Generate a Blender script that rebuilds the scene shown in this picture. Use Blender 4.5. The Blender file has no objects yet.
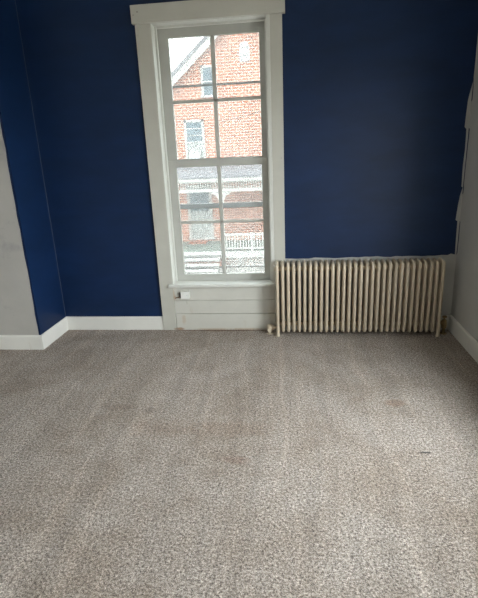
import bpy, bmesh, math, random
from mathutils import Matrix, Vector
random.seed(7)
sc = bpy.context.scene
COL = sc.collection

# ------------------------------------------------------------------ camera
cam_d = bpy.data.cameras.new('camera'); cam = bpy.data.objects.new('camera', cam_d); COL.objects.link(cam)
YAW, PITCH, ROLL = 0.11922, 0.30116, -0.04386
def cam_axes():
    cy, sy, cp, sp = math.cos(YAW), math.sin(YAW), math.cos(PITCH), math.sin(PITCH)
    f = Vector((-sy*cp, cy*cp, -sp)); r0 = Vector((cy, sy, 0)); u0 = r0.cross(f)
    r = r0*math.cos(ROLL) + u0*math.sin(ROLL); u = u0*math.cos(ROLL) - r0*math.sin(ROLL)
    return r, u, f
_r, _u, _f = cam_axes()
cam.matrix_world = Matrix(((_r.x, _u.x, -_f.x, 0.0), (_r.y, _u.y, -_f.y, -3.896), (_r.z, _u.z, -_f.z, 1.5), (0, 0, 0, 1)))
cam_d.sensor_fit = 'HORIZONTAL'; cam_d.sensor_width = 36.0; cam_d.lens = 469.67/478*36
cam_d.clip_start = 0.05; cam_d.clip_end = 300
sc.camera = cam

# ------------------------------------------------------------------ sky and exposure
SKY = 26.0
world = bpy.data.worlds.new('overcast_sky'); sc.world = world; world.use_nodes = True
bgn = world.node_tree.nodes['Background']
bgn.inputs['Color'].default_value = (0.93, 0.97, 1.0, 1); bgn.inputs['Strength'].default_value = SKY
sc.view_settings.view_transform = 'Standard'; sc.view_settings.look = 'None'
sc.view_settings.gamma = 1.0; sc.view_settings.use_curve_mapping = False
sc.view_settings.exposure = 0.0
try: sc.cycles.diffuse_bounces = 6; sc.cycles.max_bounces = 14; sc.cycles.transparent_max_bounces = 16; sc.cycles.use_denoising = True; sc.cycles.use_adaptive_sampling = False; sc.cycles.use_guiding = True; sc.cycles.denoising_prefilter = 'NONE'
except Exception: pass

# sampling portals in the window openings (they give off no light of their own)
def portal(loc, w, h, toward):
    d = bpy.data.lights.new('window_portal', 'AREA'); d.shape = 'RECTANGLE'; d.size = w; d.size_y = h; d.cycles.is_portal = True
    o = bpy.data.objects.new('window_portal', d); COL.objects.link(o); o.location = loc
    o.rotation_euler = Vector(toward).to_track_quat('-Z', 'Y').to_euler()
portal((-0.6, 0.23, 1.43), 0.9, 2.1, (0, -1, 0))
for _y in (-1.9, -3.85): portal((1.55, _y, 1.22), 1.1, 1.65, (-1, 0, 0))

# ------------------------------------------------------------------ helpers
def srgb(r, g, b):
    f = lambda c: (c/255/12.92) if c/255 <= 0.04045 else ((c/255+0.055)/1.055)**2.4
    return (f(r), f(g), f(b), 1.0)

class NT:
    """small node-tree builder"""
    def __init__(self, name):
        self.m = bpy.data.materials.new(name); self.m.use_nodes = True
        self.t = self.m.node_tree; self.n = self.t.nodes; self.b = self.n['Principled BSDF']; self.out = self.n['Material Output']
        self.co = self.add('ShaderNodeTexCoord').outputs['Object']
    def add(self, kind, **kw):
        n = self.n.new(kind)
        for k, v in kw.items(): setattr(n, k, v)
        return n
    def put(self, sock, v):
        if isinstance(v, bpy.types.NodeSocket): self.t.links.new(v, sock)
        else: sock.default_value = v
    def mapped(self, scale=(1, 1, 1), rot=(0, 0, 0), loc=(0, 0, 0), src=None):
        m = self.add('ShaderNodeMapping'); self.put(m.inputs['Vector'], src or self.co)
        m.inputs['Scale'].default_value = scale; m.inputs['Rotation'].default_value = rot; m.inputs['Location'].default_value = loc
        return m.outputs[0]
    def noise(self, scale, detail=3, rough=0.55, vec=None, dist=0.0):
        n = self.add('ShaderNodeTexNoise'); self.put(n.inputs['Vector'], vec or self.co)
        n.inputs['Scale'].default_value = scale; n.inputs['Detail'].default_value = detail
        n.inputs['Roughness'].default_value = rough; n.inputs['Distortion'].default_value = dist
        return n.outputs['Fac']
    def ramp(self, fac, *stops):
        r = self.add('ShaderNodeValToRGB'); self.put(r.inputs[0], fac); e = r.color_ramp.elements
        while len(e) < len(stops): e.new(0.5)
        for el, (p, c) in zip(e, stops): el.position = p; el.color = c if isinstance(c, tuple) else (c, c, c, 1)
        return r.outputs[0]
    def mix(self, fac, a, b, mode='MIX'):
        m = self.add('ShaderNodeMix', data_type='RGBA', blend_type=mode)
        self.put(m.inputs[0], fac); self.put(m.inputs[6], a); self.put(m.inputs[7], b)
        return m.outputs[2]
    def math(self, op, a, b=0.0, c=None):
        m = self.add('ShaderNodeMath', operation=op); self.put(m.inputs[0], a); self.put(m.inputs[1], b)
        if c is not None: self.put(m.inputs[2], c)
        return m.outputs[0]
    def bump(self, h, strength=0.3, dist=0.01):
        b = self.add('ShaderNodeBump'); b.inputs['Strength'].default_value = strength; b.inputs['Distance'].default_value = dist
        self.put(b.inputs['Height'], h); self.put(self.b.inputs['Normal'], b.outputs[0])
    def fin(self, color, rough=0.5, spec=0.4, metal=0.0):
        self.put(self.b.inputs['Base Color'], color); self.put(self.b.inputs['Roughness'], rough)
        self.put(self.b.inputs['Specular IOR Level'], spec); self.b.inputs['Metallic'].default_value = metal
        return self.m

def simple(name, c, rough=0.5, spec=0.4, metal=0.0, var=0.08, scale=6.0, bump=0.0):
    t = NT(name); k = t.noise(scale, 4)
    lo = tuple(x*(1-var) for x in c[:3])+(1,); hi = tuple(min(1, x*(1+var)) for x in c[:3])+(1,)
    col = t.ramp(k, (0.3, lo), (0.7, hi))
    if bump: t.bump(t.noise(scale*8, 3), bump, 0.004)
    return t.fin(col, rough, spec, metal)

# --- mesh helpers: every function adds to a bmesh
def box(bm, x0, x1, y0, y1, z0, z1, M=None):
    r = bmesh.ops.create_cube(bm, size=1.0)
    T = Matrix.Translation(((x0+x1)/2, (y0+y1)/2, (z0+z1)/2)) @ Matrix.Diagonal((abs(x1-x0), abs(y1-y0), abs(z1-z0), 1))
    if M: T = M @ T
    bmesh.ops.transform(bm, matrix=T, verts=r['verts'])
    return r['verts']
def bevel(bm, w, seg=2):
    bmesh.ops.bevel(bm, geom=bm.edges[:], offset=w, segments=seg, affect='EDGES', profile=0.7, clamp_overlap=True)
def bars(bm, boxes, w=0.0, seg=2):
    """each box bevelled on its own, all joined into the one mesh"""
    for b in boxes:
        t = bmesh.new(); box(t, *b)
        if w: bevel(t, w, seg)
        me = bpy.data.meshes.new('tmp'); t.to_mesh(me); t.free(); bm.from_mesh(me); bpy.data.meshes.remove(me)
def sweep(bm, pts, r, seg=10, closed=False, rx=None, cap=True):
    """tube along pts; r may be a list"""
    pts = [Vector(p) for p in pts]; n = len(pts); rings = []
    up = None
    for i, p in enumerate(pts):
        a = pts[i-1] if (i or closed) else p; b = pts[(i+1) % n] if (i < n-1 or closed) else p
        t = (b-a).normalized()
        if up is None: up = Vector((1, 0, 0)) if abs(t.x) < 0.8 else Vector((0, 1, 0))
        s = t.cross(up).normalized(); w = s.cross(t).normalized(); up = w
        rr = r[i] if isinstance(r, (list, tuple)) else r
        rings.append([bm.verts.new(p + w*math.cos(2*math.pi*k/seg)*(rx or rr) + s*math.sin(2*math.pi*k/seg)*rr) for k in range(seg)])
    for i in range(n if closed else n-1):
        A, B = rings[i], rings[(i+1) % n]
        for k in range(seg): bm.faces.new((A[k], A[(k+1) % seg], B[(k+1) % seg], B[k]))
    if cap and not closed:
        bm.faces.new(rings[0][::-1]); bm.faces.new(rings[-1])
def prism(bm, poly, axis, a, b):
    """polygon (2-D points) extruded along axis from a to b. axis 'y': pts are (x,z); 'x': (y,z); 'z': (x,y)"""
    def P(p, t): return {'y': (p[0], t, p[1]), 'x': (t, p[0], p[1]), 'z': (p[0], p[1], t)}[axis]
    A = [bm.verts.new(P(p, a)) for p in poly]; B = [bm.verts.new(P(p, b)) for p in poly]; n = len(poly)
    bm.faces.new(A); bm.faces.new(B[::-1])
    for i in range(n): bm.faces.new((A[i], B[i], B[(i+1) % n], A[(i+1) % n]))
def mesh_of(name, bm, mat, smooth=None):
    bmesh.ops.recalc_face_normals(bm, faces=bm.faces[:])
    me = bpy.data.meshes.new(name); bm.to_mesh(me); bm.free()
    if mat: me.materials.append(mat)
    if smooth is not None:
        for p in me.polygons: p.use_smooth = True
        try: me.set_sharp_from_angle(angle=math.radians(smooth))
        except Exception: pass
    return me
def obj(name, bm, mat, parent=None, smooth=None, loc=None):
    o = bpy.data.objects.new(name, mesh_of(name, bm, mat, smooth)); COL.objects.link(o)
    if parent: o.parent = parent
    if loc: o.location = loc
    return o
def share(name, me, parent, loc=(0, 0, 0), rot=None):
    o = bpy.data.objects.new(name, me); COL.objects.link(o); o.parent = parent; o.location = loc
    if rot: o.rotation_euler = rot
    return o
def empty(name, loc=(0, 0, 0)):
    o = bpy.data.objects.new(name, None); COL.objects.link(o); o.location = loc; o.empty_display_size = 0.1
    return o
def tag(o, label, cat=None, kind=None, group=None):
    o['label'] = label
    if cat: o['category'] = cat
    if kind: o['kind'] = kind
    if group: o['group'] = group
    return o
def boxobj(name, b, mat, parent=None, w=0.0, smooth=None):
    bm = bmesh.new(); bars(bm, [b], w); return obj(name, bm, mat, parent, smooth)

# ------------------------------------------------------------------ materials
def paint_blue():
    t = NT('navy_wall_paint')
    roll = t.noise(2.2, 4, 0.6, t.mapped((1.0, 1.0, 3.0)))
    col = t.ramp(roll, (0.3, srgb(11, 34, 67)), (0.7, srgb(15, 41, 79)))
    t.bump(t.noise(160, 2), 0.12, 0.002)
    return t.fin(col, 0.5, 0.28)
def plaster(name, c1, c2, blot=None):
    t = NT(name)
    col = t.ramp(t.noise(1.8, 5, 0.6), (0.3, c1), (0.7, c2))
    if blot:
        k = t.ramp(t.noise(2.6, 6, 0.65, t.mapped(loc=(3.1, 0.4, 1.7))), (0.60, 0.0), (0.74, 1.0))
        col = t.mix(t.math('MULTIPLY', k, 0.7), col, blot)
    t.bump(t.noise(90, 3), 0.15, 0.003)
    return t.fin(col, 0.6, 0.3)
def trim_paint(name='aged_white_paint', c=(194, 192, 183), stain=True, marks=()):
    t = NT(name)
    col = t.ramp(t.noise(5, 5, 0.6), (0.3, srgb(*[v-8 for v in c])), (0.7, srgb(*c)))
    if stain:
        k = t.ramp(t.noise(9, 5, 0.65, t.mapped((1, 1, 0.35))), (0.66, 0.0), (0.78, 1.0))
        col = t.mix(t.math('MULTIPLY', k, 0.35), col, srgb(170, 150, 112))
        k2 = t.ramp(t.noise(70, 2, 0.5), (0.74, 0.0), (0.78, 1.0))
        col = t.mix(t.math('MULTIPLY', k2, 0.4), col, srgb(120, 100, 75))
    if marks:                                                       # rust drips and old nail holes at their own places
        sep = t.add('ShaderNodeSeparateXYZ'); t.put(sep.inputs[0], t.co)
        wob = t.math('MULTIPLY', t.math('SUBTRACT', t.noise(40, 4, 0.65), 0.5), 1.2)
        for (cx, cz, rx, rz, mc, a) in marks:
            dx = t.math('DIVIDE', t.math('SUBTRACT', sep.outputs[0], cx), rx); dz = t.math('DIVIDE', t.math('SUBTRACT', sep.outputs[2], cz), rz)
            d = t.math('ADD', t.math('SQRT', t.math('ADD', t.math('MULTIPLY', dx, dx), t.math('MULTIPLY', dz, dz))), wob)
            col = t.mix(t.math('MULTIPLY', t.ramp(d, (0.4, 1.0), (1.0, 0.0)), a), col, srgb(*mc))
    t.bump(t.noise(30, 4), 0.1, 0.003)
    return t.fin(col, 0.45, 0.4)
def carpet_mat():
    t = NT('beige_cut_pile_carpet')
    f1 = t.noise(75, 2, 0.6); f2 = t.noise(125, 3, 0.8); f3 = t.noise(270, 3, 0.8); big = t.noise(1.6, 4, 0.6); mid = t.noise(7, 4, 0.6)
    s = t.math('ADD', t.math('ADD', t.math('MULTIPLY', f1, 0.24), t.math('MULTIPLY', f2, 0.38)), t.math('MULTIPLY', f3, 0.38))
    col = t.ramp(s, (0.41, srgb(46, 36, 30)), (0.47, srgb(146, 132, 120)), (0.53, srgb(204, 191, 180)), (0.595, srgb(252, 243, 235)))
    wear = t.ramp(t.math('ADD', t.math('MULTIPLY', big, 0.6), t.math('MULTIPLY', mid, 0.4)), (0.40, srgb(230, 224, 217)), (0.58, (1, 1, 1, 1)))
    col = t.mix(1.0, col, wear, 'MULTIPLY')
    # vacuum tracks: narrow bands of turned pile running towards the window wall
    wav = t.add('ShaderNodeVectorMath', operation='ADD'); t.put(wav.inputs[0], t.co)
    nv = t.add('ShaderNodeTexNoise'); t.put(nv.inputs['Vector'], t.co); nv.inputs['Scale'].default_value = 0.8
    sv = t.add('ShaderNodeVectorMath', operation='SCALE'); t.put(sv.inputs[0], nv.outputs['Color']); sv.inputs['Scale'].default_value = 0.35
    t.put(wav.inputs[1], sv.outputs[0])
    tr = t.noise(1.0, 3, 0.6, t.mapped((13.0, 0.7, 1.0), rot=(0, 0, math.radians(4)), src=wav.outputs[0]))
    trk = t.ramp(tr, (0.36, 0.87), (0.5, 0.97), (0.60, 1.0), (0.66, 1.13))
    col = t.mix(1.0, col, trk, 'MULTIPLY')
    # stains, each with its own place and shape
    sep = t.add('ShaderNodeSeparateXYZ'); t.put(sep.inputs[0], t.co)
    wob = t.math('MULTIPLY', t.math('SUBTRACT', t.noise(14, 4, 0.65), 0.5), 0.9)
    for (cx, cy, rx, ry, c, a) in [(0.62, -1.26, .085, .06, (172, 132, 92), .40), (-0.30, -1.86, .09, .05, (150, 112, 84), .38),
                                   (-0.36, -1.58, .26, .10, (176, 150, 124), .24), (-0.89, -1.40, .05, .04, (96, 82, 70), .35),
                                   (-1.10, -1.36, .22, .05, (140, 122, 104), .22), (0.672, -1.755, .045, .008, (30, 24, 22), .9),
                                   (-0.75, -1.60, .30, .12, (168, 146, 124), .28), (0.42, -1.22, .10, .05, (168, 148, 124), .15),
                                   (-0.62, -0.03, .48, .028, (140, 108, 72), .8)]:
        dx = t.math('DIVIDE', t.math('SUBTRACT', sep.outputs[0], cx), rx); dy = t.math('DIVIDE', t.math('SUBTRACT', sep.outputs[1], cy), ry)
        d = t.math('SQRT', t.math('ADD', t.math('MULTIPLY', dx, dx), t.math('MULTIPLY', dy, dy)))
        k = t.ramp(t.math('ADD', d, wob), (0.45, 1.0), (1.0, 0.0))
        col = t.mix(t.math('MULTIPLY', k, a), col, t.mix(1.0, col, srgb(*[min(255, int(v*1.25)) for v in c]), 'MULTIPLY'))
    t.bump(s, 1.0, 0.03)
    t.b.inputs['Sheen Weight'].default_value = 0.25; t.b.inputs['Sheen Roughness'].default_value = 0.4
    return t.fin(col, 0.95, 0.05)
def brick_mat():
    t = NT('red_brick_wall')
    b = t.add('ShaderNodeTexBrick'); t.put(b.inputs['Vector'], t.mapped((1, 1, 1), rot=(math.radians(90), 0, 0)))
    b.inputs['Scale'].default_value = 1.0; b.inputs['Brick Width'].default_value = 0.31; b.inputs['Row Height'].default_value = 0.115
    b.inputs['Mortar Size'].default_value = 0.022; b.inputs['Mortar Smooth'].default_value = 0.2; b.inputs['Bias'].default_value = 0.0
    b.inputs['Color1'].default_value = srgb(188, 108, 68); b.inputs['Color2'].default_value = srgb(152, 78, 50); b.inputs['Mortar'].default_value = srgb(206, 190, 178)
    col = t.mix(0.2, b.outputs['Color'], t.ramp(t.noise(1.2, 5, 0.6), (0.3, srgb(150, 80, 52)), (0.7, srgb(204, 142, 104))))
    return t.fin(col, 0.9, 0.1)
def shingle_mat(name, c1, c2):
    t = NT(name)
    b = t.add('ShaderNodeTexBrick'); t.put(b.inputs['Vector'], t.mapped())
    b.inputs['Scale'].default_value = 1.0; b.inputs['Brick Width'].default_value = 0.3; b.inputs['Row Height'].default_value = 0.16
    b.inputs['Mortar Size'].default_value = 0.012
    b.inputs['Color1'].default_value = c1; b.inputs['Color2'].default_value = c2; b.inputs['Mortar'].default_value = tuple(x*0.5 for x in c1[:3])+(1,)
    return t.fin(b.outputs['Color'], 0.9, 0.1)
def glass_mat(name, dirt, tint=1.0):
    t = NT(name); n, L = t.n, t.t.links
    tr = n.new('ShaderNodeBsdfTransparent'); tr.inputs[0].default_value = (0.97*tint, 0.985*tint, 0.98*tint, 1)
    gl = n.new('ShaderNodeBsdfGlossy'); gl.inputs['Roughness'].default_value = 0.02
    du = n.new('ShaderNodeBsdfTranslucent'); du.inputs[0].default_value = (0.95, 0.96, 0.97, 1)
    m1 = n.new('ShaderNodeMixShader'); m2 = n.new('ShaderNodeMixShader')
    k = t.ramp(t.noise(5, 5, 0.65), (0.3, dirt*0.75), (0.75, dirt*1.4))
    L.new(k, m1.inputs[0]); L.new(tr.outputs[0], m1.inputs[1]); L.new(du.outputs[0], m1.inputs[2])
    m2.inputs[0].default_value = 0.04; L.new(m1.outputs[0], m2.inputs[1]); L.new(gl.outputs[0], m2.inputs[2])
    L.new(m2.outputs[0], t.out.inputs['Surface']); n.remove(t.b)
    return t.m

M_BLUE = paint_blue()
M_GREY = plaster('pale_grey_wall_paint', srgb(178, 177, 174), srgb(190, 189, 186))
M_BREAST = plaster('smudged_grey_wall_paint', srgb(170, 167, 162), srgb(182, 179, 174), srgb(140, 137, 140))
M_CEIL = plaster('white_ceiling_paint', srgb(215, 213, 208), srgb(224, 222, 217))
MARKS = [(-.368, .095, .022, .06, (176, 140, 92), .3), (-.433, .30, .016, .03, (156, 112, 64), .45), (-.44, .345, .008, .05, (176, 140, 92), .4),
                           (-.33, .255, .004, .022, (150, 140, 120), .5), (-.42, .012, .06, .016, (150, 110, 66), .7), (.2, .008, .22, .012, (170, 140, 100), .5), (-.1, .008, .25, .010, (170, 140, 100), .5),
                           (-.527, 2.527, .006, .006, (60, 50, 42), .9), (-.559, 2.509, .005, .005, (90, 80, 70), .8), (.42, .15, .05, .10, (176, 160, 130), .25)]
M_TRIM = trim_paint(marks=MARKS)  # casing colour lowered for the dimmer light higher up the wall
M_BOARD = trim_paint('lit_board_paint', (204, 202, 194), True, MARKS)  # lighter copy of the trim paint, brighter light low down put into colour
M_STILE = trim_paint('shaded_sash_paint', (186, 186, 180), False)  # darker copy of the sash paint, shade of the backlit faces put into colour
M_BASE = trim_paint('white_baseboard_paint', (228, 226, 220), True)
M_SASH = trim_paint('white_sash_paint', (214, 214, 208), False)
M_CARPET = carpet_mat()
M_RAD = simple('cream_radiator_enamel', srgb(198, 184, 163), 0.4, 0.45, 0, 0.07, 9, 0.05)
M_BRASS = simple('tarnished_brass', srgb(150, 126, 88), 0.4, 0.5, 0.7, 0.25, 30)
M_WHITE = simple('white_plastic', srgb(226, 226, 222), 0.4, 0.4, 0, 0.03)
M_BLACK = simple('black_rubber', srgb(30, 29, 29), 0.5, 0.4)
M_BRICK = brick_mat()
M_HWHITE = simple('white_house_paint', srgb(182, 182, 176), 0.6, 0.2, 0, 0.05, 2)
M_ROOF = shingle_mat('grey_slate_shingles', srgb(132, 132, 134), srgb(112, 112, 116))
M_PORCHFLOOR = simple('grey_green_porch_floor', srgb(112, 124, 112), 0.7, 0.2, 0, 0.1, 3)
M_HGLASS = simple('house_window_glass', srgb(98, 112, 118), 0.35, 0.1, 0, 0.15, 1.5)
M_CURTAIN = simple('grey_house_curtain', srgb(160, 163, 158), 0.85, 0.1, 0, 0.15, 5)
M_ALU = simple('grey_storm_frame', srgb(196, 200, 202), 0.45, 0.4, 0.0, 0.05)
M_PAVE = simple('pale_concrete_pavement', srgb(150, 147, 140), 0.9, 0.1, 0, 0.1, 0.8)
M_STRIP = simple('terracotta_strip', srgb(160, 88, 52), 0.9, 0.1, 0, 0.15, 8)
M_GLASS = glass_mat('dusty_window_glass', 0.025, 0.85)
M_STORM = glass_mat('dusty_dimmed_storm_glass', 0.025, 0.47)  # besides the dust, a strong tint put in to dim the bright view outside
M_CLEAR = glass_mat('clean_window_glass', 0.0)

# ------------------------------------------------------------------ room shell
XL, XR, DB = -2.085, 1.32, -0.4577        # return wall, right wall, front of the chimney breast
XFL, YR, ZC = -3.3, -5.6, 2.95            # far left wall, rear wall, ceiling
WX0, WX1, WZ0, WZ1 = -1.04, -0.15, 0.40, 2.46   # window opening
TH = 0.24

bm = bmesh.new(); box(bm, XFL-0.2, XR+0.3, YR-0.2, 0.02, -0.12, 0.0)
floor = tag(obj('floor', bm, M_CARPET), 'worn beige speckled wall-to-wall carpet with faint stains', kind='structure')
bm = bmesh.new(); box(bm, XFL-0.2, XR+0.3, YR-0.2, TH, ZC, ZC+0.15)
tag(obj('ceiling', bm, M_CEIL), 'plain white ceiling above the empty room', kind='structure')
bm = bmesh.new()
box(bm, XL-0.2, WX0, 0, TH, -0.1, ZC); box(bm, WX1, XR+0.3, 0, TH, -0.1, ZC)
box(bm, WX0, WX1, 0, TH, -0.1, WZ0); box(bm, WX0, WX1, 0, TH, WZ1, ZC)
wall_back = tag(obj('wall_back', bm, M_GREY), 'window wall painted navy blue above the radiator and beside the window', kind='structure')
bm = bmesh.new(); box(bm, XFL-0.2, XL, DB, 0.0, -0.1, ZC)
wall_breast = tag(obj('wall_left', bm, M_BREAST), 'grey chimney breast with a navy blue side at the left edge', kind='structure')
bm = bmesh.new(); box(bm, XFL-0.2, XFL, YR, DB, -0.1, ZC)
tag(obj('wall_left_side', bm, M_GREY), 'grey side wall of the room beyond the chimney breast', kind='structure')
# right wall with its own window, rear wall with two more
RW = [(-4.4, -3.3), (-2.45, -1.35)]; RZ0, RZ1 = 0.42, 2.02
bm = bmesh.new(); ys = [YR-0.2]
for a, b in RW: ys += [a, b]
ys.append(TH)
for i in range(0, len(ys), 2): box(bm, XR, XR+TH, ys[i], ys[i+1], -0.1, ZC)
for a, b in RW: box(bm, XR, XR+TH, a, b, -0.1, RZ0); box(bm, XR, XR+TH, a, b, RZ1, ZC)
wall_right = tag(obj('wall_right', bm, M_GREY), 'bare grey side wall at the right edge', kind='structure')
BW = []
bm = bmesh.new(); xs = [XFL-0.2]
for a, b in BW: xs += [a, b]
xs.append(XR+TH)
for i in range(0, len(xs), 2): box(bm, xs[i], xs[i+1], YR-TH, YR, -0.1, ZC)
for a, b in BW: box(bm, a, b, YR-TH, YR, -0.1, RZ0); box(bm, a, b, YR-TH, YR, RZ1, ZC)
tag(obj('wall_rear', bm, M_GREY), 'plain grey wall behind the viewer', kind='structure')

# navy paint coats, a thin skin with hand-cut edges on the grey plaster
def wobble(p, q, n, amp):
    out = []
    for i in range(n):
        t = i/n; out.append((p[0]+(q[0]-p[0])*t + random.uniform(-amp, amp)*(1 if i else 0), p[1]+(q[1]-p[1])*t + random.uniform(-amp, amp)*(1 if i else 0)))
    return out
E_ = 0.0015
bm = bmesh.new()
left_poly = wobble((XL+0.0045, 0.128), (-1.155, 0.122), 8, 0.002) + [(-1.155, 0.122), (-1.155, ZC-0.001), (XL+0.0045, ZC-0.001)]
prism(bm, left_poly, 'y', -E_, 0.0)
right_edge = [(1.318, 1.93), (1.300, 1.84), (1.294, 1.80), (1.290, 1.70), (1.288, 1.615), (1.302, 1.600), (1.306, 1.45), (1.302, 1.34), (1.306, 1.18), (1.316, 1.172),
              (1.302, 1.115), (1.294, 1.04), (1.286, 0.922), (1.301, 0.913), (1.303, 0.76), (1.306, 0.645)]
bot = wobble((-0.0615, 0.636), (1.25, 0.637), 26, 0.006) + [(1.25, 0.640), (1.275, 0.652), (1.30, 0.645)]
right_poly = bot + right_edge[::-1] + [(1.3195, ZC-0.001), (-0.0615, ZC-0.001)]
prism(bm, right_poly, 'y', -E_, 0.0)
prism(bm, [(-1.155, 2.5), (-0.0615, 2.5), (-0.0615, ZC-0.001), (-1.155, ZC-0.001)], 'y', -E_, 0.0)
tag(obj('paint_coat', bm, M_BLUE, wall_back), 'navy blue paint with a ragged unfinished edge at the corner')
bm = bmesh.new(); prism(bm, [(DB-E_, 0.1), (-0.0045, 0.1), (-0.0045, ZC-0.001), (DB-E_, ZC-0.001)], 'x', XL, XL+E_)
lap = [(XL+E_, 0.1)] + [(XL-0.014+random.uniform(-.004, .004), 0.1+i*0.1) for i in range(29)] + [(XL+E_, 2.9)]
prism(bm, lap, 'y', DB-E_, DB)
tag(obj('paint_coat', bm, M_BLUE, wall_breast), 'navy blue paint lapping round the corner')
bm = bmesh.new(); prism(bm, [(-0.0045, 0.12), (0, 0.12), (0, ZC), (-0.0045, ZC)], 'x', XL, XL+0.0045)
obj('caulk_line', bm, simple('paint_smeared_caulk', srgb(72, 80, 96), .6, .3), wall_breast)
for poly in ([(0, .64), (-.014, .66), (-.017, .78), (-.013, .905), (0, .912)], [(0, 1.12), (-.016, 1.13), (-.02, 1.17), (-.012, 1.2), (0, 1.2)],
             [(0, 1.2), (-.011, 1.2), (-.014, 1.4), (-.020, 1.60), (0, 1.605)], [(0, 1.79), (-.016, 1.80), (-.014, 1.88), (0, 1.95)]):
    bm = bmesh.new(); prism(bm, poly, 'x', XR-E_, XR); obj('paint_dab', bm, M_BLUE, wall_right)

# baseboards
ZB, TB = 0.125, 0.016
def bprof(s=1): return [(0, 0), (-TB*s, 0), (-TB*s, ZB-0.012), (-TB*0.55*s, ZB), (0, ZB)]
def baseboard(name, label, axis, poly, a, b):
    bm = bmesh.new(); prism(bm, poly, axis, a, b); return tag(obj(name, bm, M_BASE), label, kind='structure')
baseboard('baseboard_back', 'white baseboard under the navy wall beside the window', 'x', bprof(), XL, -1.16)
baseboard('baseboard_back', 'white baseboard behind the radiator', 'x', bprof(), -0.06, XR)
baseboard('baseboard_left', 'white baseboard along the front of the grey chimney breast', 'x', [(DB+p[0], p[1]) for p in bprof()], XFL, XL+TB)
baseboard('baseboard_left', 'bright white baseboard along the short navy return wall', 'y', [(XL-p[0], p[1]) for p in bprof()], DB, 0.0)
baseboard('baseboard_right', 'white baseboard along the grey right wall', 'y', [(XR+p[0], p[1]*1.05) for p in bprof()], YR, 0.0)

# ------------------------------------------------------------------ window 1
win = tag(empty('window_1', (-0.6, 0, 0)), 'tall white double-hung sash window with eight panes and wide casing', kind='structure')
def wchild(name, boxes, mat, parent, w=0.003, seg=2):
    bm = bmesh.new(); bars(bm, boxes, w, seg)
    bmesh.ops.translate(bm, verts=bm.verts[:], vec=(0.6, 0, 0))
    return obj(name, bm, mat, parent)
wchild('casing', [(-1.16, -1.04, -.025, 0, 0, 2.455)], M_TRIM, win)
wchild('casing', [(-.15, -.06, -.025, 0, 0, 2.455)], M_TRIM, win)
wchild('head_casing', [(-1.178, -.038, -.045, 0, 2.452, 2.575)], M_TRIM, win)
wchild('jamb', [(-1.04, -1.036, -.0245, TH, .40, 2.452)], M_SASH, win, .0)
wchild('jamb', [(-.178, -.15, -.0245, TH, .40, 2.452)], M_SASH, win, .003)
wchild('head_jamb', [(-1.04, -.15, -.0245, TH, 2.448, 2.46)], M_SASH, win, .002)
wchild('stop_bead', [(-1.036, -1.019, .055, .078, .43, 2.448)], M_SASH, win, .005)
wchild('stop_bead', [(-.194, -.178, .055, .078, .43, 2.448)], M_SASH, win, .005)
wchild('stop_bead', [(-1.019, -.194, .055, .078, 2.432, 2.448)], M_SASH, win, .005)
wchild('stool', [(-1.076, -.150, -.056, .082, .404, .431)], M_SASH, win, .009, 3)
wchild('outer_sill', [(-1.04, -.15, .082, TH+.06, .37, .424)], M_SASH, win, .004)
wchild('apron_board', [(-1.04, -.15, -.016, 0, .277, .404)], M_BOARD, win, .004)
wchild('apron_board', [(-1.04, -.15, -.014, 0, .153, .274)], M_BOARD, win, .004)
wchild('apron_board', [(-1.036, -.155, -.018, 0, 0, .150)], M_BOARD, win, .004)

def sash(name, x0, x1, z0, z1, rails, y0, y1, mx, mz, mw, lab):
    """stiles and rails, a cross of muntins, four panes"""
    gx0, gx1, gz0, gz1 = rails
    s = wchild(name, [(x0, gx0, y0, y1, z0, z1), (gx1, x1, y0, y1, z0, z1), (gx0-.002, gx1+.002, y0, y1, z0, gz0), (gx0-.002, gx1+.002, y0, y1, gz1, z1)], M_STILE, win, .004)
    s['label'] = lab
    ym = (y0+y1)/2
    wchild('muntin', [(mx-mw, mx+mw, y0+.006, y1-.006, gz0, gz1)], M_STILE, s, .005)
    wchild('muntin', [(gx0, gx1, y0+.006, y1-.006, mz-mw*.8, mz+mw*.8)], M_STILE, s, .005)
    for (a, b) in ((gx0, mx), (mx, gx1)):
        for (c, d) in ((gz0, mz), (mz, gz1)):
            wchild('pane', [(a-.004, b+.004, ym-.0015, ym+.0015, c-.004, d+.004)], M_GLASS, s, 0)
sash('upper_sash', -1.036, -.178, 1.42, 2.448, (-.948, -.239, 1.470, 2.374), .118, .150, -.602, 1.912, .0165, 'upper sash with four panes')
sash('lower_sash', -1.036, -.178, .424, 1.458, (-.952, -.242, .491, 1.404), .080, .112, -.596, .947, .0150, 'lower sash with four panes')
storm = wchild('storm_window', [(-1.036, -.975, .178, .196, .424, 2.448), (-.215, -.178, .178, .196, .424, 2.448), (-.977, -.213, .178, .196, .424, .465), (-.977, -.213, .178, .196, 2.405, 2.448)], M_ALU, win, .003)
storm['label'] = 'grey aluminium storm window behind the sashes'
wchild('rail', [(-.977, -.213, .180, .194, 2.025, 2.042)], M_ALU, storm, .003)
wchild('rail', [(-.977, -.213, .177, .198, 1.051, 1.094)], M_ALU, storm, .003)
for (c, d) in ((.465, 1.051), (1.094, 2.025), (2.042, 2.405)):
    wchild('pane', [(-.975, -.215, .186, .189, c, d)], M_STORM, storm, 0)

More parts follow.
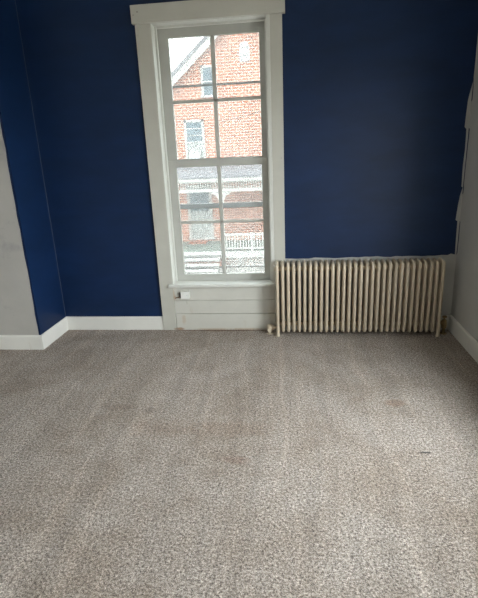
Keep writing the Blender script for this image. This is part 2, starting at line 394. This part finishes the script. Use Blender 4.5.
# plain sash windows in the other walls (behind and beside the viewer)
def plain_window(n, label, c, rotz, w):
    o = tag(empty('window_%d' % n, c), label, kind='structure'); o.rotation_euler.z = rotz
    h0, h1 = RZ0, RZ1
    def ch(name, boxes, mat, parent, b=.003):
        bm = bmesh.new(); bars(bm, boxes, b); return obj(name, bm, mat, parent)
    for s in (-1, 1): ch('casing', [(s*w/2, s*(w/2+.11), -.025, 0, 0.13, h1)], M_TRIM, o)
    ch('head_casing', [(-w/2-.13, w/2+.13, -.045, 0, h1, h1+.12)], M_TRIM, o)
    ch('stool', [(-w/2-.03, w/2+.03, -.08, .1, h0-.022, h0+.008)], M_SASH, o, .006)
    zm = (h0+h1)/2
    for (a, b, y, nm) in ((h0, zm+.02, .05, 'lower_sash'), (zm-.02, h1, .09, 'upper_sash')):
        s = ch(nm, [(-w/2, -w/2+.05, y, y+.035, a, b), (w/2-.05, w/2, y, y+.035, a, b), (-w/2, w/2, y, y+.035, a, a+.05), (-w/2, w/2, y, y+.035, b-.05, b)], M_SASH, o)
        ch('pane', [(-w/2+.045, w/2-.045, y+.016, y+.019, a+.045, b-.045)], M_CLEAR, s, 0)
plain_window(2, 'plain sash window in the right wall near the radiator', (XR, -1.9, 0), -math.pi/2, 1.1)
plain_window(3, 'plain sash window in the right wall beside the viewer', (XR, -3.85, 0), -math.pi/2, 1.1)

# ------------------------------------------------------------------ radiator
rad = tag(empty('radiator', (0.52, -0.105, 0)), 'long cream cast iron column radiator standing under the navy wall', 'radiator')
YF, YB, ZT, ZL = -0.166+0.105, -0.040+0.105, 0.616, 0.045
def section_mesh(foot):
    bm = bmesh.new(); R, r = 0.020, 0.0142
    path = []
    for (cy, cz, a0, a1) in ((YF+R, ZT-R, 180, 90), (YB-R, ZT-R, 90, 0), (YB-R, ZL+R, 0, -90), (YF+R, ZL+R, -90, -180)):
        for i in range(6):
            a = math.radians(a0+(a1-a0)*i/5); path.append((0, cy+R*math.cos(a), cz+R*math.sin(a)))
    sweep(bm, path, 0.0165, 10, closed=True, rx=0.0132)
    for y in (YF+0.042, YB-0.042):
        sweep(bm, [(0, y, ZL), (0, y, ZT)], 0.0185, 10, rx=0.0128)
    for z in (ZT-0.045, ZL+0.05):                                   # hubs that join the sections
        sweep(bm, [(-.0224, 0, z), (.0224, 0, z)], 0.019, 10)
    if foot:
        for y in (YF, YB):
            sweep(bm, [(0, y, ZL+.05), (0, y, .022), (0, y+(.0 if y < 0 else 0), 0.0)], [.0142, .0150, .020], 10)
    return mesh_of('section', bm, M_RAD, 50)
me_sec, me_end = section_mesh(False), section_mesh(True)
X0, X1, NS = -0.1255, 1.176, 30
for i in range(NS):
    share('section', me_end if i in (0, NS-1) else me_sec, rad, (X0+(X1-X0)*i/(NS-1)-0.52, 0, 0))
def valve(side):
    s = -1 if side == 'l' else 1
    xe = (X0 if s < 0 else X1)-0.52
    v = bmesh.new(); xv = xe + s*(0.072 if s < 0 else 0.062)
    z = ZL+0.05 if s > 0 else 0.055
    sweep(v, [(xe+s*.01, 0, z), (xe+s*.035, 0, z), (xe+s*.036, 0, z), (xe+s*.05, 0, z)], [.014, .014, .02, .02], 8)
    if s < 0:
        sweep(v, [(xv, 0, 0), (xv, 0, .004), (xv, 0, .005), (xv, 0, .025), (xv, 0, .026), (xv, 0, .045), (xv, 0, .078), (xv, 0, .082)], [.03, .03, .013, .013, .024, .026, .022, .012], 12)
        sweep(v, [(xe+s*.05, 0, z), (xv, 0, z)], .017, 10)
    else:
        sweep(v, [(xv, 0, 0), (xv, 0, .006), (xv, 0, .007), (xv, 0, .05), (xv, 0, .051), (xv, 0, .075), (xv, 0, .12), (xv, 0, .125)], [.028, .028, .012, .012, .02, .022, .018, .01], 12)
        sweep(v, [(xe+s*.05, 0, z), (xv, 0, z)], .015, 10)
    o = obj('valve', v, M_RAD if s < 0 else M_BRASS, rad, 40)
    h = bmesh.new()
    if s < 0: sweep(h, [(xv, -.02, .05), (xv, -.045, .05), (xv, -.046, .05), (xv, -.058, .05)], [.009, .009, .019, .017], 10)
    else: sweep(h, [(xv, 0, .125), (xv, 0, .14), (xv, 0, .141), (xv, 0, .152), (xv, 0, .155)], [.006, .006, .019, .019, .012], 12)
    obj('valve_handle', h, M_RAD if s < 0 else M_BRASS, o, 40)
valve('l'); valve('r')
bm = bmesh.new(); sweep(bm, [(X0-.52-.010, -.035, ZT-.012), (X0-.52-.018, -.035, ZT-.012), (X0-.52-.0185, -.035, ZT-.012), (X0-.52-.03, -.035, ZT-.008)], [.007, .007, .012, .009], 8)
tag(obj('end_plug', bm, M_WHITE, rad, 40), 'small white end plug')  # small white plug on the left end section

# ------------------------------------------------------------------ small box under the sill
jack = tag(empty('junction_box', (-0.937, -0.016, 0.333)), 'small white surface box screwed to the board under the window sill', 'junction box')
bm = bmesh.new(); bars(bm, [(-.036, .040, -.032, 0, -.032, .032)], .004); obj('cover', bm, M_WHITE, jack)
bm = bmesh.new(); bars(bm, [(-.048, -.036, -.024, 0, -.028, .020)], .002); obj('socket', bm, M_BLACK, jack)
bm = bmesh.new(); sweep(bm, [(-.046, -.012, -.018), (-.062, -.012, -.024), (-.078, -.009, -.026), (-.092, -.006, -.034)], .004, 6); obj('cable', bm, simple('brown_cable', srgb(120, 84, 52), .6, .3), jack, 40)
bm = bmesh.new(); sweep(bm, [(.020, -.032, .0), (.020, -.034, .0)], .004, 8); obj('screw', bm, M_ALU, jack)

# ------------------------------------------------------------------ the street outside
GZ = -3.2
bm = bmesh.new(); box(bm, -60, 60, -60, 60, GZ-0.3, GZ)
tag(obj('ground_outside', bm, M_PAVE), 'pale paved ground between the buildings and around the brick house', kind='structure')
HY, PF, PZ = 18.36, 15.7, -2.5             # house front, porch front, porch floor
HX0, HX1, HC = -6.2, 2.28, -1.96
house = tag(empty('brick_house', (HC, HY, GZ)), 'red brick gabled house with a white front porch across the street', 'house')
def hobj(name, bm, mat, parent=house, smooth=None):
    off = Vector((HC, HY, GZ)); bmesh.ops.translate(bm, verts=bm.verts[:], vec=-off)
    return obj(name, bm, mat, parent, smooth)
def hbars(name, boxes, mat, parent=house, w=0.0):
    bm = bmesh.new(); bars(bm, boxes, w); return hobj(name, bm, mat, parent)
ZE, ZA = 3.78, 7.43
bm = bmesh.new(); prism(bm, [(HX0, GZ), (HX1, GZ), (HX1, ZE), (HC, ZA), (HX0, ZE)], 'y', HY, HY+8)
hobj('brick_wall', bm, M_BRICK)
sl = (ZA-ZE)/(HC-HX0); L = math.hypot(HC-HX0, ZA-ZE); ux, uz = (HC-HX0)/L, (ZA-ZE)/L
for s in (-1, 1):
    def P(t, n): return (HC + s*((HX0-HC) + ux*t - uz*n*1.0), ZE + uz*t + ux*n) if s > 0 else (HC - ((HX0-HC) + ux*t - uz*n), ZE + uz*t + ux*n)
    bm = bmesh.new(); prism(bm, [P(-.7, .02), P(L+.0, .02), P(L+.14, .16), P(-.7, .16)], 'y', HY-.45, HY+8.3); hobj('roof_slope', bm, M_ROOF)
    bm = bmesh.new(); prism(bm, [P(-.7, -.24), P(L-.2, -.24), P(L, .02), P(-.7, .02)], 'y', HY-.42, HY-.36); hobj('rake_board', bm, M_HWHITE)
    bm = bmesh.new(); prism(bm, [P(-.7, -.02), P(L, -.02), P(L, .019), P(-.7, .019)], 'y', HY-.36, HY); hobj('rake_soffit', bm, M_HWHITE)

def hwindow(name_label, x0, x1, z0, z1, fr=.1, curtain=None, zm=None):
    """casing, glass, meeting rail; set in the brick face"""
    w = hbars('window', [(x0, x0+fr, HY-.05, HY+.001, z0, z1), (x1-fr, x1, HY-.05, HY+.001, z0, z1), (x0, x1, HY-.05, HY+.001, z1-fr, z1), (x0-.05, x1+.05, HY-.10, HY+.001, z0, z0+.09)], M_HWHITE, house, .008)
    w['label'] = name_label
    zm = zm if zm is not None else (z0+z1)/2
    hbars('pane', [(x0+fr, x1-fr, HY-.020, HY-.012, zm, z1-fr)], M_HGLASS, w)
    hbars('pane', [(x0+fr, x1-fr, HY-.014, HY-.006, z0+.09, zm)], curtain or M_HGLASS, w)
    hbars('meeting_rail', [(x0+fr, x1-fr, HY-.045, HY-.003, zm-.03, zm+.03)], M_HWHITE, w, .006)
    return w
hwindow('upper window under the roof slope', -3.92, -3.30, 3.90, 5.19, .10, None, 4.54)
w2 = hwindow('second-floor window above the porch roof', -4.83, -3.90, 1.12, 3.02, .12, M_CURTAIN, 2.05)
hwindow('porch window', -4.93, -3.74, -2.42, .16, .14, M_CURTAIN, -1.1)
for z in (2.62, 2.32):                                               # drawn blind folds behind the glass
    hbars('blind_fold', [(-4.71, -4.02, HY-.03, HY-.02, z, z+.035)], M_HWHITE, w2)
hbars('air_conditioner', [(-4.66, -4.10, HY-.25, HY, 1.22, 1.66)], M_HWHITE, w2, .02)
hbars('grille', [(-4.60, -4.16, HY-.256, HY-.25, 1.28, 1.56)], M_ALU, w2)
bm = bmesh.new(); aw, az = .215, 5.79
arch = [(HC-aw, 5.25), (HC+aw, 5.25), (HC+aw, az)] + [(HC+aw*math.cos(a), az+aw*math.sin(a)) for a in [math.pi*k/10 for k in range(1, 10)]] + [(HC-aw, az)]
prism(bm, arch, 'y', HY-.05, HY+.001); av = hobj('attic_vent', bm, M_ALU); av['label'] = 'small white arched attic opening'
for k in range(7): hbars('slat', [(HC-aw+.04, HC+aw-.04, HY-.075, HY-.05, 5.30+k*.085, 5.35+k*.085)], M_HWHITE, av)

# porch
PX0, PX1 = -6.2, 2.28
hbars('porch_floor', [(PX0, PX1, PF, HY, PZ-.06, PZ)], M_PORCHFLOOR)
hbars('porch_fascia', [(PX0, PX1, PF-.03, PF, PZ-.26, PZ+.015)], M_HWHITE)
bm = bmesh.new(); prism(bm, [(HY, 1.06), (HY, .94), (PF-.18, .56), (PF-.18, .64)], 'x', PX0-.2, PX1+.2); hobj('porch_roof', bm, M_ROOF)
hbars('porch_cornice', [(PX0-.2, PX1+.2, PF-.16, PF-.10, .43, .57)], M_HWHITE)
hbars('porch_soffit', [(PX0, PX1, PF-.10, HY, .50, .53)], M_HWHITE)
fr = hbars('frieze', [(PX0, PX1, PF-.03, PF+.05, .01, .13), (PX0, PX1, PF-.03, PF+.05, .37, .44)], M_HWHITE)
bm = bmesh.new(); sweep(bm, [(0, 0, 0), (0, 0, .05), (0, 0, .12), (0, 0, .19), (0, 0, .24)], [.018, .026, .018, .026, .018], 6)
me_sp = mesh_of('spindle', bm, M_HWHITE)
n = int((PX1-PX0)/.105)
for i in range(n): share('spindle', me_sp, fr, (PX0+.05+i*.105-HC, PF+.01-HY, .13-GZ))
posts = (-6.12, -2.90, 0.2, 2.2)
for px in posts:
    bm = bmesh.new(); sweep(bm, [(px, PF+.02, PZ), (px, PF+.02, PZ+.9), (px, PF+.02, PZ+.95), (px, PF+.02, PZ+1.0), (px, PF+.02, -.5), (px, PF+.02, -.42), (px, PF+.02, .01)], [.075, .075, .055, .06, .05, .07, .07], 10)
    p = hobj('porch_post', bm, M_HWHITE, house, 40)
    for s in (-1, 1):
        if not PX0 < px+s*.4 < PX1: continue
        bm = bmesh.new()
        arcp = [(px+s*.05, .01), (px+s*.42, .01), (px+s*.40, -.06), (px+s*.30, -.09), (px+s*.20, -.17), (px+s*.12, -.30), (px+s*.10, -.44), (px+s*.05, -.46)]
        prism(bm, arcp, 'y', PF, PF+.04); hobj('bracket', bm, M_HWHITE, p)
RX0 = -2.83
rl = hbars('railing', [(RX0, PX1-.1, PF-.01, PF+.05, -1.82, -1.74), (RX0, PX1-.1, PF-.01, PF+.05, -2.40, -2.33)], M_HWHITE)
bm = bmesh.new(); box(bm, -.022, .022, -.022, .022, 0, .52); me_b = mesh_of('baluster', bm, M_HWHITE)
x = RX0+.06
while x < PX1-.15:
    if abs(x+1.69) > .07: share('baluster', me_b, rl, (x-HC, PF+.02-HY, -2.335-GZ))
    x += .118
hbars('newel', [(-1.75, -1.63, PF-.03, PF+.07, PZ, -1.70)], M_HWHITE, rl, .01)
lt = hbars('lattice_skirt', [(RX0-.1, PX1, PF+.02, PF+.05, -2.79, -2.74), (RX0-.1, PX1, PF+.02, PF+.05, -3.14, -3.09)], M_HWHITE)
Ls = .48
for s in (-1, 1):
    bm = bmesh.new(); box(bm, -Ls/2, Ls/2, -.006, .006, -.014, .014, Matrix.Rotation(s*math.radians(45), 4, 'Y')); me_l = mesh_of('lath', bm, M_HWHITE)
    x = RX0+.1
    while x < PX1-.2:
        share('lath', me_l, lt, (x-HC, PF+.03+s*.006-HY, -2.94-GZ)); x += .125
# shaded void behind the lattice is closed by the brick footing of the porch
hbars('porch_footing', [(PX0+.1, PX1-.1, PF+.3, PF+.5, GZ, PZ-.06)], M_BRICK)
for k in range(4):
    z1 = PZ-.02-.165*k
    st = hbars('step', [(-5.9, -3.02, PF-.36-.33*k, PF-.03-.33*k, z1-.045, z1), (-5.88, -3.04, PF-.05-.33*k-.02, PF-.05-.33*k, max(GZ, z1-.165), z1-.045)], M_HWHITE)
mt = tag(hbars('porch_strip', [(-4.9, -4.02, HY-.75, HY-.12, PZ+.001, PZ+.02)], M_STRIP, None), 'terracotta coloured strip lying on the porch floor below the porch window', 'mat')  # orange strip of unknown kind, built as a flat mat
mt.location = (HC, HY, GZ)
bm = bmesh.new()
A, B = Vector((-3.173, HY-.012, 2.86)), Vector((1.5, TH+.012, 2.41))
sweep(bm, [A.lerp(B, k/16) - Vector((0, 0, .12*math.sin(math.pi*k/16))) for k in range(17)], .010, 6)
wire = tag(obj('utility_cable', bm, M_BLACK), 'thin dark overhead cable crossing in front of the brick gable', 'cable')
